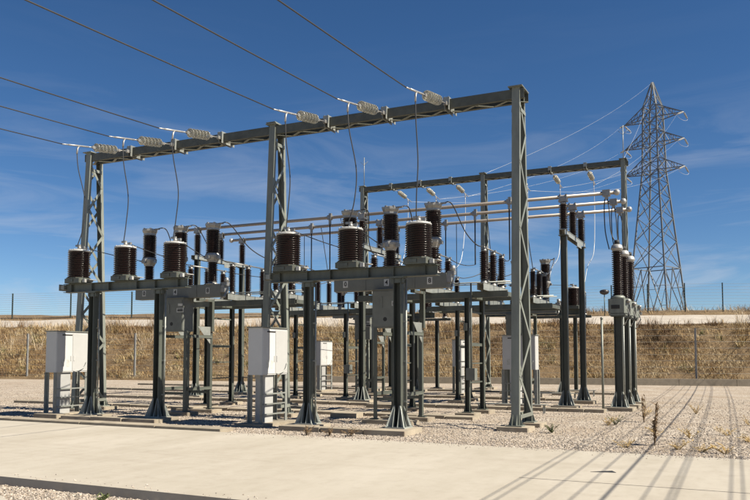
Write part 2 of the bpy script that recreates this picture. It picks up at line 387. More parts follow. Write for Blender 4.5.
# loose stones on the gravel
def stones(name, label, n, area, smin, smax, zf, seed):
    random.seed(seed); V = []; F = []; C = []
    for _ in range(n):
        x, y = area(); s = random.uniform(smin, smax); z = zf(x, y); a = random.uniform(0, pi)
        n0 = len(V); sx, sy, sz = s*random.uniform(.7,1.3), s*random.uniform(.6,1), s*random.uniform(.45,.8)
        for (i, j, k) in ((1,0,0),(.2,1,.1),(-1,.1,0),(-.1,-1,0),(.25,.2,1),(-.4,-.2,.85),(0,0,-.7)):
            X, Y = i*sx*random.uniform(.8,1.15), j*sy*random.uniform(.8,1.15)
            V.append((x+X*cos(a)-Y*sin(a), y+X*sin(a)+Y*cos(a), z+k*sz+sz*.3))
        F += [tuple(n0+i for i in q) for q in ((0,1,4),(1,5,4),(1,2,5),(2,3,5),(3,4,5),(3,0,4),(1,0,6),(2,1,6),(3,2,6),(0,3,6))]
        g = random.choice((.12,.21,.27,.32,.37,.45)); h_ = random.uniform(0,1); C += [(g*1.05, g*(.87+.06*h_), g*(.68+.13*h_), 1)]*7
    me = bpy.data.meshes.new(name); me.from_pydata(V, [], F); me.materials.append(M['grass'])
    ca = me.color_attributes.new('col', 'FLOAT_COLOR', 'POINT'); ca.data.foreach_set('color', [c for q in C for c in q])
    o = obj(name, me); o['kind'] = 'stuff'; tag(o, label, 'gravel'); return o
def front_area():
    x = random.uniform(-14, -5.2); return x, random.uniform(6.55, 7.53)
stones('loose_stones', 'white crushed stones along the front edge of the road', 9000, front_area, .006, .022, lambda x, y: -.1, 21)
def yard_area():
    while True:
        y = 14.05 + 19*random.random()**2.0; x = random.uniform(-1.27, .04)*y
        if y > 14.6 or x > -10.4: return x, y
stones('yard_stones', 'pale crushed limestone scattered over the switchyard floor', 62000, yard_area, .006, .024, lambda x, y: .0, 22)
def spill_area():
    x = random.uniform(-13, 1)
    return (x, 7.56+abs(random.gauss(0,.16))) if random.random() < .35 else (random.uniform(-10.3, 1), 13.98-abs(random.gauss(0,.22)))
stones('spilled_stones', 'small stones spilled onto the edges of the concrete road', 700, spill_area, .005, .016, lambda x, y: .02, 23)
# ------------------------------------------------------------------ lattice gantries
def gantry(name, label, v, H, hb, ht, group, cu=.19, cv=.11):
    g = thing(name, label, 'gantry', (U0, v, 0), group)
    for i in (-1, 0, 1):
        x = i*SP
        col = obj('column', MB().box((0,0,H+.012), (cu+.16, 2*ht+cv+.16, .024)).mesh('cap_plate', M['lattice']), g, (x,0,0))
        for s in (-1, 1):
            yb, yt = s*hb, s*ht
            m = MB()
            def plate(x0, x1, d0, d1):     # slanting plate of the channel, y offsets d0..d1 from the chord line
                m.add([(x0,yb+d0,.1),(x1,yb+d0,.1),(x1,yb+d1,.1),(x0,yb+d1,.1),(x0,yt+d0,H),(x1,yt+d0,H),(x1,yt+d1,H),(x0,yt+d1,H)],
                      [(3,2,1,0),(4,5,6,7),(0,1,5,4),(1,2,6,5),(2,3,7,6),(3,0,4,7)])
            if s < 0: plate(-cu/2, cu/2, -cv/2, -cv/2+.012)
            else: plate(-cu/2, cu/2, cv/2-.012, cv/2)
            a, b = (-cv/2+.012, cv/2) if s < 0 else (-cv/2, cv/2-.012)
            plate(-cu/2, -cu/2+.012, a, b); plate(cu/2-.012, cu/2, a, b)
            m.build('chord', 'lattice', col)
            bp = MB().box((0, yb, .115), (.36, .36, .03))
            for q in (-1, 1):
                bp.tri((q*cu/2, yb, .13), (q*.17, yb, .13), (q*cu/2, yb, .38), .012)
                bp.tri((q*.05, yb+s*cv/2, .13), (q*.05, yb+s*.17, .13), (q*.05, yb+s*cv/2, .38), .012)
            bp.build('base_plate', 'lattice', col)
            pad(col, (0, yb, 0), (.75, .62), .1)
        n = int(H/.86); zz = [.3+(H-.75)*(1-(1-k/n)**1.12) for k in range(n+1)]
        for side in (-1, 1):
            for k in range(n):
                t0, t1 = zz[k]/H, zz[k+1]/H
                s0 = 1 if (k+(side > 0)) % 2 else -1
                y0 = s0*(hb+(ht-hb)*t0); y1 = -s0*(hb+(ht-hb)*t1)
                bar('brace', (side*(cu/2+.008), y0, zz[k]), (side*(cu/2+.008), y1, zz[k+1]), .008, .085, 'lattice', col, (0,1,0))
        for zc in (.32, H-.55):
            yy = hb+(ht-hb)*zc/H
            for side in (-1, 1): bar('tie', (side*(cu/2+.018), -yy, zc), (side*(cu/2+.018), yy, zc), .01, .09, 'lattice', col)
    bm_ = obj('beam', MB().box((0,0,H+.0), (.3, 2*ht+.3, .02)).mesh('splice_plate', M['lattice']), g, (0,0,.045))
    z1, hh = H-.03, .235
    L_ = SP+.19
    for s in (-1, 1):
        y = s*(ht-.02)
        m = MB(); yo = y+s*.04
        m.box((0, yo, z1-hh/2-.045), (2*L_, .012, hh)); m.box((0, yo-s*.05, z1-.051), (2*L_, .088, .012)); m.box((0, yo-s*.05, z1-hh-.039), (2*L_, .088, .012))
        m.build('channel', 'beamsteel', bm_)
    n = 34
    for k in range(n):
        a = -L_+2*L_*k/n; b = -L_+2*L_*(k+1)/n; q = 1 if k % 2 else -1
        bar('lacing', (a, -q*(ht-.05), z1-hh-.056), (b, q*(ht-.05), z1-hh-.056), .07, .008, 'lattice', bm_)
    for bay in (-SP/2, SP/2):
        for p in PH:
            m = MB()
            for e in (-.05, .05): m.box((bay+p+e, 0, z1-hh/2-.045), (.012, 2*ht+.22, hh+.1))
            m.box((bay+p, -(ht+.12), z1-hh/2), (.16,.02,.2)); m.box((bay+p, ht+.12, z1-hh/2), (.16,.02,.2)); m.build('bracket', 'galv', bm_)
    return g
VF, HF = 17.89, 8.19
VR, HR = 37.55, 11.1
gantry('line_gantry', 'grey lattice line gantry over the front breakers, nearest the concrete road', VF, HF, .6, .2, 'lattice gantries')
g2 = gantry('line_gantry', 'taller lattice line gantry behind the busbars, with lightning rods', VR, HR, .5, .22, 'lattice gantries')
for x in (-SP, SP):
    m = MB().tube([(x,0,HR), (x,0,HR+1.7)], .02, 6)
    m.tube([(x,0,HR+1.25), (x+.22,0,HR+1.45)], .009, 5); m.tube([(x,0,HR+1.25), (x-.22,0,HR+1.45)], .009, 5); m.tube([(x,0,HR+1.25), (x,.22,HR+1.45)], .009, 5)
    m.box((x,0,HR+.05), (.12,.12,.1)); m.build('lightning_rod', 'galv', g2)
# ------------------------------------------------------------------ insulator strings, line conductors, droppers
def disc_mesh():
    return MB().lathe([(.03,-.065),(.045,-.06),(.05,-.02),(.06,-.012),(.115,.005),(.127,.022),(.128,.034),(.11,.026),(.10,.04),(.08,.024),(.075,.045),(.04,.03),(.018,.05),(.018,.07)], 20).mesh('disc', M['glass'])
DISC = disc_mesh()
def string(label, loc, vec, group, away=False):
    t = thing('insulator_string', label, 'insulator', loc, group)
    v = Vector(vec); ln = v.length; d = v.normalized(); q = Vector((0,0,1)).rotation_difference(d)
    at = lambda s: d*s
    m = MB().tube([at(0), at(.5)], .016, 6); m.box(at(.06), (.07,.1,.09)); m.box(at(.42), (.05,.09,.07)); m.build('link', 'alu', t)
    for k in range(6):
        o = obj('disc', DISC, t, at(.58+.142*k)); o.rotation_mode = 'QUATERNION'; o.rotation_quaternion = q
    s0 = .58+.142*6-.06
    m = MB().tube([at(s0), at(s0+.3)], .018, 6); m.box(at(s0+.06), (.05,.1,.08)); m.build('yoke', 'alu', t)
    m = MB().tube([at(s0+.25), at(ln), at(ln+.28)], .024, 8); m.tube([at(ln-.12), at(ln-.05)+Vector((0,0,-.09)), at(ln-.04)+Vector((0,0,-.24))], .024, 8)
    m.tube([at(ln+.2), at(ln+.5)], .017, 8); m.build('dead_end_clamp', 'clamp', t)
    return t
BN = {(0,0): 'front bay farther from pylon', (0,1): 'front bay nearer the pylon', (1,0): 'rear bay farther from pylon', (1,1): 'rear bay nearer the pylon'}
for bi, B in enumerate((B1, B2)):
    for k in range(3):
        u = B+PH[k]; st = Vector((u, VF-.33, HF-.17)); en = Vector((u, 15.5, 7.68))
        nm = f'{PN[k]} phase, {BN[0,bi]}'
        string(f'glass insulator string holding the line, {nm}', st, en-st, 'front insulator strings')
        d = (en-st).normalized()
        p0 = en+d*.5; pts = []
        for i in range(26):
            s = i*1.7; pts.append((u, p0.y-s, p0.z-.056*s+.0007*s*s))
        tag(MB().tube(pts, .0135, 6).build('line_conductor', 'line'), f'overhead line conductor, {nm}', 'cable', 'incoming line conductors')
        bx = random.uniform(-.1,.1); by = random.uniform(-.05,.18)
        dp = bez([(u, 15.54, 7.5), (u+.02+bx*.3, 15.56, 7.0), (u+bx+.07, 15.6+by, 6.1), (u+bx+.03, 15.62+by*.7, 5.35), (u-.05, 15.69, 4.86)], 7)
        tag(MB().tube(dp, .0135, 6).build('dropper_cable', 'cable'), f'black dropper cable to barrel transformer, {nm}', 'cable', 'front dropper cables')
        # rear
        nm = f'{PN[k]} phase, {BN[1,bi]}'
        st = Vector((u, VR+.36, HR-.2)); en = Vector((u, 39.75, HR-.42))
        string(f'insulator string behind the tall gantry, {nm}', st, en-st, 'rear insulator strings')
        dp = bez([(u, 39.7, HR-.6), (u+.05, 39.5, HR-2), (u+.12, 38.6, HR-4.2), (u+.04, 37.2, 6.0), (u, 36.34, 4.86)], 7)
        tag(MB().tube(dp, .013, 6).build('dropper_cable', 'wire'), f'pale dropper wire to the surge arrester, {nm}', 'cable', 'rear dropper wires')
# ------------------------------------------------------------------ barrel transformers and their frames
def barrel_frame(label, loc):
    t = thing('transformer_support_frame', label, 'support frame', loc, 'barrel transformer frames')
    for i in (-1, 1.08):
        p = MB(); hpost(p, 3.37, .17, .18, .11); foot(MB(), .48, .5, .17, .18, .11).build('foot', 'footsteel', t, (i*1.13,0,0)); p.box((0,0,3.49), (.36,.24,.03)); p.box((0,0,3.42), (.3,.14,.1))
        p.build('post', 'steel', t, (i*1.13,0,0)); pad(t, (i*1.13,0,0), (.85,.75))
        c = MB().tube([(0,0,.1),(0,0,3.45)], .022, 6)
        for z in (.7,1.6,2.5): c.box((-.03,0,z), (.09,.06,.04))
        c.build('cable_conduit', 'galv', t, (i*1.13+.16, .06, 0))
    b = MB(); b.box((0,0,3.5125), (4.35,.24,.015)); b.box((0,0,3.745), (4.35,.24,.015)); b.box((0,-.02,3.629), (4.35,.014,.218))
    for x in (-1.9,-1.13,-.5,.5,1.13,1.9): b.box((x,-.06,3.629), (.012,.075,.217)); b.box((x,.05,3.629), (.012,.12,.217))
    b.build('beam', 'steel', t)
    b = MB()
    b.box((-2.25,0,3.66), (.15,.2,.12)); b.box((-2.33,0,3.66),(.02,.26,.18)); b.build('end_box', 'galv', t)
    return t
def barrel(label, loc):
    t = thing('barrel_transformer', label, 'transformer', loc, 'barrel transformers')
    b = MB(); b.box((0,0,.07), (.58,.5,.13), .02); b.box((0,0,.147), (.56,.56,.022), .1); b.box((-.05,-.265,.075), (.2,.008,.075))
    b.build('base_box', 'steel', t)
    s = MB(); s.box((.335,.02,.085), (.05,.34,.06)); s.box((.42,.05,.10), (.13,.28,.018)); s.box((.37,-.14,.06), (.09,.07,.09)); s.build('terminal_bracket', 'cap', t)
    MB().lathe(sheds(.308, .255, .74, 14, .158), 36).build('porcelain_body', 'porcelain', t)
    c = MB().lathe([(.25,.898),(.29,.90),(.297,.92),(.29,.938),(.25,.962),(.14,.985),(.06,.99)], 32)
    for k in range(10):
        a = 2*pi*k/10; c.lathe([(.014,0),(.014,.03)], 6, (.272*cos(a), .272*sin(a), .935))
    c.build('top_cap', 'cap', t)
    n = MB().lathe([(.055,.98),(.055,1.05),(.035,1.06),(.035,1.1)], 12); n.box((-.05,.0,1.09), (.16,.05,.05)); n.box((.1,.05,1.04), (.1,.06,.06))
    n.build('terminal', 'alu', t); return t
VB = 15.71
def wire(name, pts, r, m, label, group, seg=6):
    return tag(MB().tube(pts, r, seg).build(name, m), label, 'cable', group)
fr0 = ba0 = None
for ri, v in ((0, VB), (1, 33.7)):
    for bi, B in enumerate((B1, B2)):
        lb = f'steel frame carrying three barrel transformers, {BN[ri,bi]}'
        fr0 = barrel_frame(lb, (B,v,0)) if fr0 is None else (copy_thing(fr0, lb, (B,v,0)) and fr0)
        for k in range(3):
            lb = f'dark brown ribbed barrel transformer, {PN[k]} phase, {BN[ri,bi]}'
            loc = (B+PH[k], v, 3.755)
            ba0 = barrel(lb, loc) if ba0 is None else (copy_thing(ba0, lb, loc, random.uniform(-.02,.02)) and ba0)
# ------------------------------------------------------------------ circuit breakers
def text_mesh(ch, size):
    cu = bpy.data.curves.new('digit', 'FONT'); cu.body = ch; cu.size = size; cu.extrude = .0015; cu.align_x = 'CENTER'; cu.align_y = 'CENTER'; cu.offset = .004
    o = bpy.data.objects.new('digit', cu); COL.objects.link(o)
    bpy.context.view_layer.update()
    me = bpy.data.meshes.new_from_object(o.evaluated_get(bpy.context.evaluated_depsgraph_get())); bpy.data.objects.remove(o)
    me.materials.clear(); me.materials.append(M['ink']); return me
def breaker(label, loc):
    t = thing('circuit_breaker', label, 'circuit breaker', loc, 'circuit breakers')
    b = MB(); b.box((0,0,3.62), (3.2,.012,.35)); b.box((0,.14,3.80), (3.2,.292,.012)); b.box((0,.14,3.44), (3.2,.292,.012)); b.box((0,.28,3.62), (3.2,.012,.346))
    for x in (-1.594, 1.594): b.box((x,.14,3.62), (.012,.266,.346))
    for x in (-.68,.72): b.box((x,-.012,3.62), (.05,.012,.35))
    b.build('beam', 'cabgrey', t)
    e = MB(); e.box((1.66,.12,3.66), (.12,.24,.2)); e.box((1.70,.1,3.80), (.18,.16,.1)); e.lathe([(.07,0),(.07,.14)], 12, (1.72,.13,3.85)); e.tube([(1.72,.1,3.6),(1.74,.0,3.45),(1.70,-.02,3.38)], .03, 6); e.build('gas_coupling', 'alu', t)
    for k, x in enumerate((-1.2, 0, 1.2)):
        p = thing_part('pole', t, (x,.14,3.806))
        MB().lathe([(.19,0),(.19,.03),(.14,.04),(.12,.1)], 20).build('flange', 'alu', p)
        MB().lathe(sheds(.155, .108, .56, 11, .09), 24).build('lower_insulator', 'porcelain', p)
        j = MB().lathe([(.13,.65),(.15,.66),(.16,.70),(.215,.80),(.225,.86),(.21,.90),(.19,.93)], 8, smooth=False)
        j.box((-.2,0,.82), (.16,.09,.1)); j.box((.2,-.02,.79), (.12,.1,.08)); j.box((.0,-.2,.80), (.1,.1,.12)); j.box((-.30,0,.83), (.08,.12,.02)); j.build('joint_housing', 'alu', p)
        MB().lathe(sheds(.21, .158, .68, 13, .925), 28).build('upper_insulator', 'porcelain', p)
        h = MB().lathe([(.17,1.6),(.19,1.62),(.19,1.67),(.225,1.74),(.23,1.79),(.20,1.81)], 10, smooth=False)
        for q in range(6):
            a = q*pi/3+.3; h.box((.2*cos(a), .2*sin(a), 1.80), (.05,.05,.05))
        h.box((.27,.02,1.80), (.12,.1,.03)); h.build('head', 'alu', p)
        lp = MB().box((x-.05,-.010,3.62), (.14,.008,.18)).build('phase_plate', 'plate', t)
        d = obj('digit', TXT[k], lp, (x-.05,-.0155,3.62)); d.rotation_euler = (pi/2,0,0)
    c = MB(); c.box((.02,.05,2.93), (.78,.5,.98), .012); c.box((.02,.05,3.427), (.84,.56,.012)); cb = c.build('control_cabinet', 'cabgrey', t)
    MB().box((.02,-.208,2.93), (.72,.012,.9)).build('door', 'cabgrey', cb)
    q = MB(); q.box((.32,-.217,3.06), (.26,.006,.13)); q.box((.32,-.217,3.22), (.17,.006,.07)); q.build('nameplate', 'plate', cb)
    q = MB(); q.box((.32,-.2215,3.06), (.2,.003,.05)); q.box((.32,-.2215,3.105), (.2,.003,.012)); q.box((.32,-.2215,3.015), (.2,.003,.012)); q.build('plate_print', 'ink', cb)
    MB().box((-.1,-.22,3.1), (.05,.02,.28)).build('door_handle', 'cabgrey', cb)
    MB().lathe([(.055,0),(.055,.008)], 16, (.0,-.216,2.66), 'y').build('lock', 'dark', cb)
    for x in (-.32, .56):
        for y in (-.16, .96):
            p = MB(); p.box((0,0,1.28), (.012,.11,2.34)); p.box((.048 if x < 0 else -.048,-.05,1.28), (.095,.012,2.34)); p.box((0,0,.12),(.2,.2,.02)); p.build('leg', 'steel', t, (x,y,0))
            if y > 0: MB().box((0,0,2.95), (.12,.11,.98)).build('leg_head', 'steel', t, (x,y,0))
        bar('rung', (x+.02,-.16,.75), (x+.02,.96,.75), .03, .09, 'steel', t); bar('rung', (x+.02,-.16,2.3), (x+.02,.96,2.3), .03, .09, 'steel', t)
        MB().bar((x,.28,3.40), (x,.96,3.40), .12, .07).build('bracket_arm', 'steel', t)
        m = MB().tri((x,.93,2.6),(x,.30,2.6),(x,.93,2.05),.012).build('gusset', 'galv', t)
    for y in (-.16,.96): bar('tie', (-.32,y,.62), (.56,y,.62), .03, .08, 'steel', t, (0,0,1))
    for y in (-.16,.96): pad(t, (.12,y,0), (1.4,.5), .1)
    return t
def thing_part(name, parent, loc):
    o = bpy.data.objects.new(name, None); COL.objects.link(o); o.parent = parent; o.location = loc; o.empty_display_size = .1; return o
TXT = [text_mesh(c, .16) for c in DIG]
VK = 17.85
br0 = None
for ri, v in ((0, VK), (1, 30.5)):
    for bi, B in enumerate((B1, B2)):
        lb = f'three-pole circuit breaker on a grey beam, {BN[ri,bi]}'
        br0 = breaker(lb, (B,v,0)) if br0 is None else (copy_thing(br0, lb, (B,v,0)) and br0)
# ------------------------------------------------------------------ disconnectors
def disconnector(label, loc):
    t = thing('disconnector', label, 'switch', loc, 'disconnectors')
    f = MB()
    for y in (-.7, .7):
        f.box((0,y-.05,3.47), (4.7,.012,.18)); f.box((0,y,3.553), (4.7,.1,.012)); f.box((0,y,3.387), (4.7,.1,.012))
    for x in (-2.3,-1.15,1.15,2.3): f.box((x,.0,3.47), (.08,1.28,.12))
    f.build('frame', 'steel', t)
    for i in (-1, 1):
        for j in (-1, 1):
            p = MB(); hpost(p, 3.28, .12, .13, .1, .012); p.box((0,0,.115), (.28,.28,.03))
            for q in (-1,1): p.tri((q*.06,0,.13),(q*.13,0,.13),(q*.06,0,.4),.012)
            p.build('post', 'steel', t, (i*1.15,j*.7,0)); pad(t, (i*1.15,j*.7,0), (.6,.6), .1)
        for z, h in ((3.0,.05),(2.05,.09),(1.5,.04),(.95,.04)): bar('rung', (i*1.15,-.64,z), (i*1.15,.64,z), .04, h, 'steel', t)
        MB().box((i*1.15-.02,-.79,2.55), (.1,.1,.22)).build('junction_box', 'cabgrey', t)
    for k, x in enumerate(PH):
        c = MB(); c.box((0,-.07,3.65), (.012,2.5,.17)); c.box((0,.07,3.65), (.012,2.5,.17))
        for s in (-1,1): c.box((.065*s,0,3.737), (.12,2.5,.012))
        c.box((0,-1.245,3.65),(.2,.01,.17))
        c2 = MB(); c2.box((-.09,0,3.65),(.012,2.5,.18)); c2.box((.09,0,3.65),(.012,2.5,.18)); c2.box((0,0,3.746),(.2,2.5,.012))
        pc = c2.build('pole_base', 'galv', t, (x,0,0))
        for j, y in enumerate((-.9, 0, .9)):
            ins = MB().lathe(sheds(.125, .075, .80, 14, 3.87), 18).build('post_insulator', 'porcelain', pc, (0,y,0))
            fl_ = MB().lathe([(.11,3.752),(.11,3.80),(.08,3.81),(.08,3.87)], 14); fl_.box((.1,0,3.83), (.09,.05,.05)); fl_.build('flange', 'alu', ins)
            cp = MB().lathe([(.08,4.67),(.085,4.72),(.06,4.74)], 14); cp.box((0,0,4.755), (.12,.2,.03)); cp.box((.06,.05,4.79), (.04,.1,.06)); cp.build('terminal', 'alu', ins)
        MB().tube([(0,-.9,4.80),(0,.9,4.80)], .022, 8).build('switch_blade', 'alu', pc)
    MB().tube([(-2.3,-.25,3.86),(2.3,-.25,3.86)], .022, 6).build('drive_shaft', 'galv', t)
    MB().tube([(-2.3,.3,3.86),(2.3,.3,3.86)], .018, 6).build('drive_shaft', 'galv', t)
    d = MB(); d.tube([(1.3,-.8,1.35),(1.3,-.8,3.8)], .025, 6); d.box((1.3,-.8,1.2),(.26,.24,.34)); d.build('drive_box', 'cabgrey', t)
    return t
VD = 21.5; ds0 = None
for ri, v in ((0, VD), (1, 27.25)):
    for bi, B in enumerate((B1, B2)):
        lb = f'disconnector with nine slim post insulators, {BN[ri,bi]}'
        ds0 = disconnector(lb, (B,v,0)) if ds0 is None else (copy_thing(ds0, lb, (B,v,0)) and ds0)
# ------------------------------------------------------------------ busbars on their portals
TV = (25.0, 26.57, 28.14); TZ = 6.95
def bus_portal(label, loc):
    t = thing('bus_support_portal', label, 'support', loc, 'bus support portals')
    for v in (TV[0], TV[2]):
        p = MB(); hpost(p, 5.56, .18, .18, .1); foot(MB(), .48, .5, .18, .18, .1).build('foot', 'footsteel', t, (0,v-TV[1],0)); p.box((0,0,5.67), (.3,.3,.02)); p.build('post', 'steel', t, (0,v-TV[1],0)); pad(t, (0,v-TV[1],0), (.85,.85))
    c = MB(); c.box((-.09,0,5.755), (.012,3.7,.15)); c.box((.09,0,5.755), (.012,3.7,.15)); c.box((0,0,5.836), (.22,3.7,.012)); c.box((.12,.5,5.6),(.012,.8,.14)); c.build('crossbar', 'galv', t)
    for v in TV:
        y = v-TV[1]
        i = MB().lathe(sheds(.152, .09, .80, 13, 5.9), 20).build('post_insulator', 'porcelain', t, (0,y,0))
        MB().lathe([(.13,5.842),(.13,5.88),(.09,5.9)], 16).build('flange', 'alu', i)
        k = MB().lathe([(.1,6.7),(.1,6.76),(.06,6.77)], 16); k.box((0,0,6.81), (.3,.16,.05)); k.box((0,-.08,6.9),(.26,.025,.15)); k.box((0,.08,6.9),(.26,.025,.15)); k.box((-.1,0,7.02),(.05,.14,.03)); k.box((.1,0,7.02),(.05,.14,.03)); k.build('bus_clamp', 'alu', i)
    return t
bp0 = None
for u, w_ in ((-5.0, 'nearest the voltage transformers'), (-12.4, 'halfway along the busbars'), (-20.0, 'at the far end of the busbars')):
    lb = f'steel portal with three insulators carrying the bus tubes, {w_}'
    bp0 = bus_portal(lb, (u,TV[1],0)) if bp0 is None else (copy_thing(bp0, lb, (u,TV[1],0)) and bp0)
for k, v in enumerate(TV):
    m = MB().lathe([(.058,-20.6),(.058,-3.3)], 14, (0,v,TZ), 'x')
    o = m.build('bus_tube', 'tube'); tag(o, ('aluminium bus tube on the side of the front breakers', 'middle one of the three aluminium bus tubes', 'aluminium bus tube on the side of the tall gantry')[k], 'bus tube', 'aluminium bus tubes')
    for u in (-20.6, -3.3): MB().lathe([(.02,-.10),(.075,-.075),(.105,0),(.075,.075),(.02,.10)], 16, (u,v,TZ)).build('end_ball', 'clamp', o)
    c = MB().box((-3.62,v,TZ), (.24,.2,.2)); c.box((-3.62,v,TZ-.14),(.1,.14,.12)); c.build('end_clamp', 'alu', o)
    for bi, B in enumerate((B1, B2)):
        ph = 2-k; u = B+PH[ph]-.45
        c = MB().box((u,v,TZ), (.16,.17,.17)); c.box((u,v,TZ-.16),(.07,.09,.2)); c.box((u+.02,v,TZ+.12),(.1,.1,.08)); c.build('tap_clamp', 'alu', o)
        nm = f'{PN[ph]} phase, {BN[0,bi]}'
        lo = (u, v, 4.98+.08*k)
        pts = [(u,v,TZ-.2),(u,v,5.6),(u,v,lo[2])]
        wire('bus_tap', pts, .024, 'cable', f'vertical tap from the bus tube, {nm}', 'bus taps')
        wire('jumper_cable', sag((B+PH[ph], VD+.9, 4.80), lo, .12), .014, 'cable', f'jumper from disconnector to bus tap, {nm}', 'jumpers to the bus taps')
        # rear feeder taps
        nm = f'{PN[ph]} phase, {BN[1,bi]}'
        u2 = B+PH[ph]
        wire('bus_tap', sag((u2, 27.25-.9+.9*k, 4.82), (u2, v, TZ-.05), -.02, 6), .014, 'cable', f'short tap down to the disconnector, {nm}', 'rear bus taps')
# ------------------------------------------------------------------ jumpers between the apparatus
for ri, (vb, vk, vd, s) in enumerate(((VB, VK, VD, 1), (33.7, 30.5, 27.25, -1))):
    for bi, B in enumerate((B1, B2)):
        for k in range(3):
            nm = f'{PN[k]} phase, {BN[ri,bi]}'; u, ub = B+PH[k], B+(-1.2,0,1.2)[k]
            wire('jumper_cable', sag((u+.06, vb+.05*s, 4.80), (ub-.28, vk+.14, 4.64), .02, 8), .012, 'cable', f'thin jumper, transformer to breaker, {nm}', 'jumpers from transformers to breakers')
            a = Vector((ub+.3, vk+.16, 5.62)); b = Vector((u, vd-.9*s, 4.82))
            pts = bez([a, a+Vector((.12,.25*s,-.02)), a.lerp(b,.45)+Vector((.05,0,-.22)), a.lerp(b,.8)+Vector((0,0,-.18)), b], 6)
            wire('jumper_cable', pts, .016, 'cable', f'sagging black jumper, breaker head to disconnector, {nm}', 'jumpers from breakers to disconnectors')
# ------------------------------------------------------------------ voltage transformers
def vt(label, loc, lab2):
    p = MB(); hpost(p, 2.86, .24, .22, .1); p.box((0,0,2.975), (.42,.42,.03))
    s = thing('steel_pedestal', lab2, 'pedestal', loc, 'voltage transformer pedestals'); foot(MB(), .52, .5, .24, .22, .1).build('foot', 'footsteel', s); p.build('post', 'steel', s); pad(s, (0,0,0), (.9,.9))
    MB().tube([(.17,-.16,.1),(.17,-.16,2.95)], .025, 6).build('cable_conduit', 'galv', s)
    t = thing('voltage_transformer', label, 'transformer', (loc[0],loc[1],2.99), 'voltage transformers')
    b = MB(); b.box((0,0,.03), (.5,.46,.05)); b.box((0,0,.30), (.56,.48,.46), .07); b.lathe([(.24,.53),(.22,.60),(.17,.64)], 20)
    tk = b.build('tank', 'lattice', t)
    MB().box((-.05,-.246,.27), (.26,.012,.12)).build('nameplate', 'dark', tk)
    q = MB(); q.box((.31,-.05,.42), (.1,.14,.16)); q.box((.33,.1,.22), (.08,.1,.1)); q.lathe([(.05,.28),(.05,.38)], 10, (0,-.15,.45), 'x'); q.tube([(.3,-.12,.2),(.36,-.14,0),(.2,-.16,-.3)], .022, 6); q.build('terminal_box', 'alu', t)
    MB().lathe(sheds(.172, .115, 1.42, 22, .64), 24).build('porcelain_column', 'porcelain', t)
    MB().lathe([(.12,2.05),(.155,2.06),(.155,2.10),(.19,2.12),(.192,2.15),(.155,2.25),(.10,2.28)], 24).build('cap', 'clamp', t)
    MB().lathe([(.085,2.27),(.085,2.40),(.05,2.42)], 16).build('vent_dome', 'dark', t)
for k, v in enumerate(TV):
    w_ = ('nearest the front breakers', 'in the middle of the three', 'on the side of the tall gantry')[k]
    vt(f'slim voltage transformer with white cap, {w_}', (-3.33, v, 0), f'steel pedestal under the voltage transformer {w_}')
    for j, (dx, lb) in enumerate(((-.07,'outer'),(.10,'inner'))):
        wire('dropper_cable', bez([(-3.64+dx*.5, v-.02, TZ-.2), (-3.63+dx*.9, v-.04, 6.4), (-3.60+dx, v-.05, 5.7), (-3.56 if j == 0 else -3.40, v-.05, 5.12 if j == 0 else 5.40)], 6), .018, 'cable',
             f'{lb} cable hanging to the voltage transformer {w_}', 'bus end droppers')
# ------------------------------------------------------------------ surge arresters of the rear bays
def arrester_frame(label, loc):
    t = thing('arrester_frame', label, 'support frame', loc, 'arrester frames')
    for i in (-1,1):
        p = MB(); hpost(p, 3.4, .15, .15, .1); p.box((0,0,.115),(.3,.3,.03)); p.build('post', 'steel', t, (i*1.3,0,0)); pad(t, (i*1.3,0,0), (.6,.6), .1)
    MB().box((0,0,3.56), (4.1,.16,.12)).build('beam', 'steel', t); return t
def arrester(label, loc):
    t = thing('surge_arrester', label, 'arrester', loc, 'surge arresters')
    MB().lathe([(.13,0),(.13,.06),(.1,.08)], 16).build('base', 'alu', t)
    MB().lathe(sheds(.125,.08,.95,16,.08), 18).build('porcelain', 'porcelain', t)
    MB().lathe([(.09,1.03),(.1,1.05),(.1,1.1),(.04,1.14)], 14).build('cap', 'alu', t); return t
af0 = ar0 = None
for bi, B in enumerate((B1, B2)):
    lb = f'steel frame under three surge arresters, {BN[1,bi]}'
    af0 = arrester_frame(lb, (B,36.3,0)) if af0 is None else (copy_thing(af0, lb, (B,36.3,0)) and af0)
    for k in range(3):
        lb = f'slim brown surge arrester, {PN[k]} phase, {BN[1,bi]}'; loc = (B+PH[k], 36.3, 3.62)
        ar0 = arrester(lb, loc) if ar0 is None else (copy_thing(ar0, lb, loc) and ar0)
t = thing('cable_termination_pole', 'grey pole topped by a black cable termination near the rear transformers', 'pole', (-7.05,34.7,0))
MB().tube([(0,0,.05),(0,0,3.2)], .13, 12).build('pole', 'galv', t); MB().lathe(sheds(.16,.1,.7,8,3.2), 16).build('termination', 'black_poly', t)
MB().lathe([(.12,3.9),(.2,3.95),(.2,4.15),(.08,4.2)], 16).build('cap', 'black_poly', t); MB().tube([(0,0,4.2),(0,0,5.7)], .012, 5).build('lead', 'cable', t); pad(t, (0,0,0), (.6,.6))
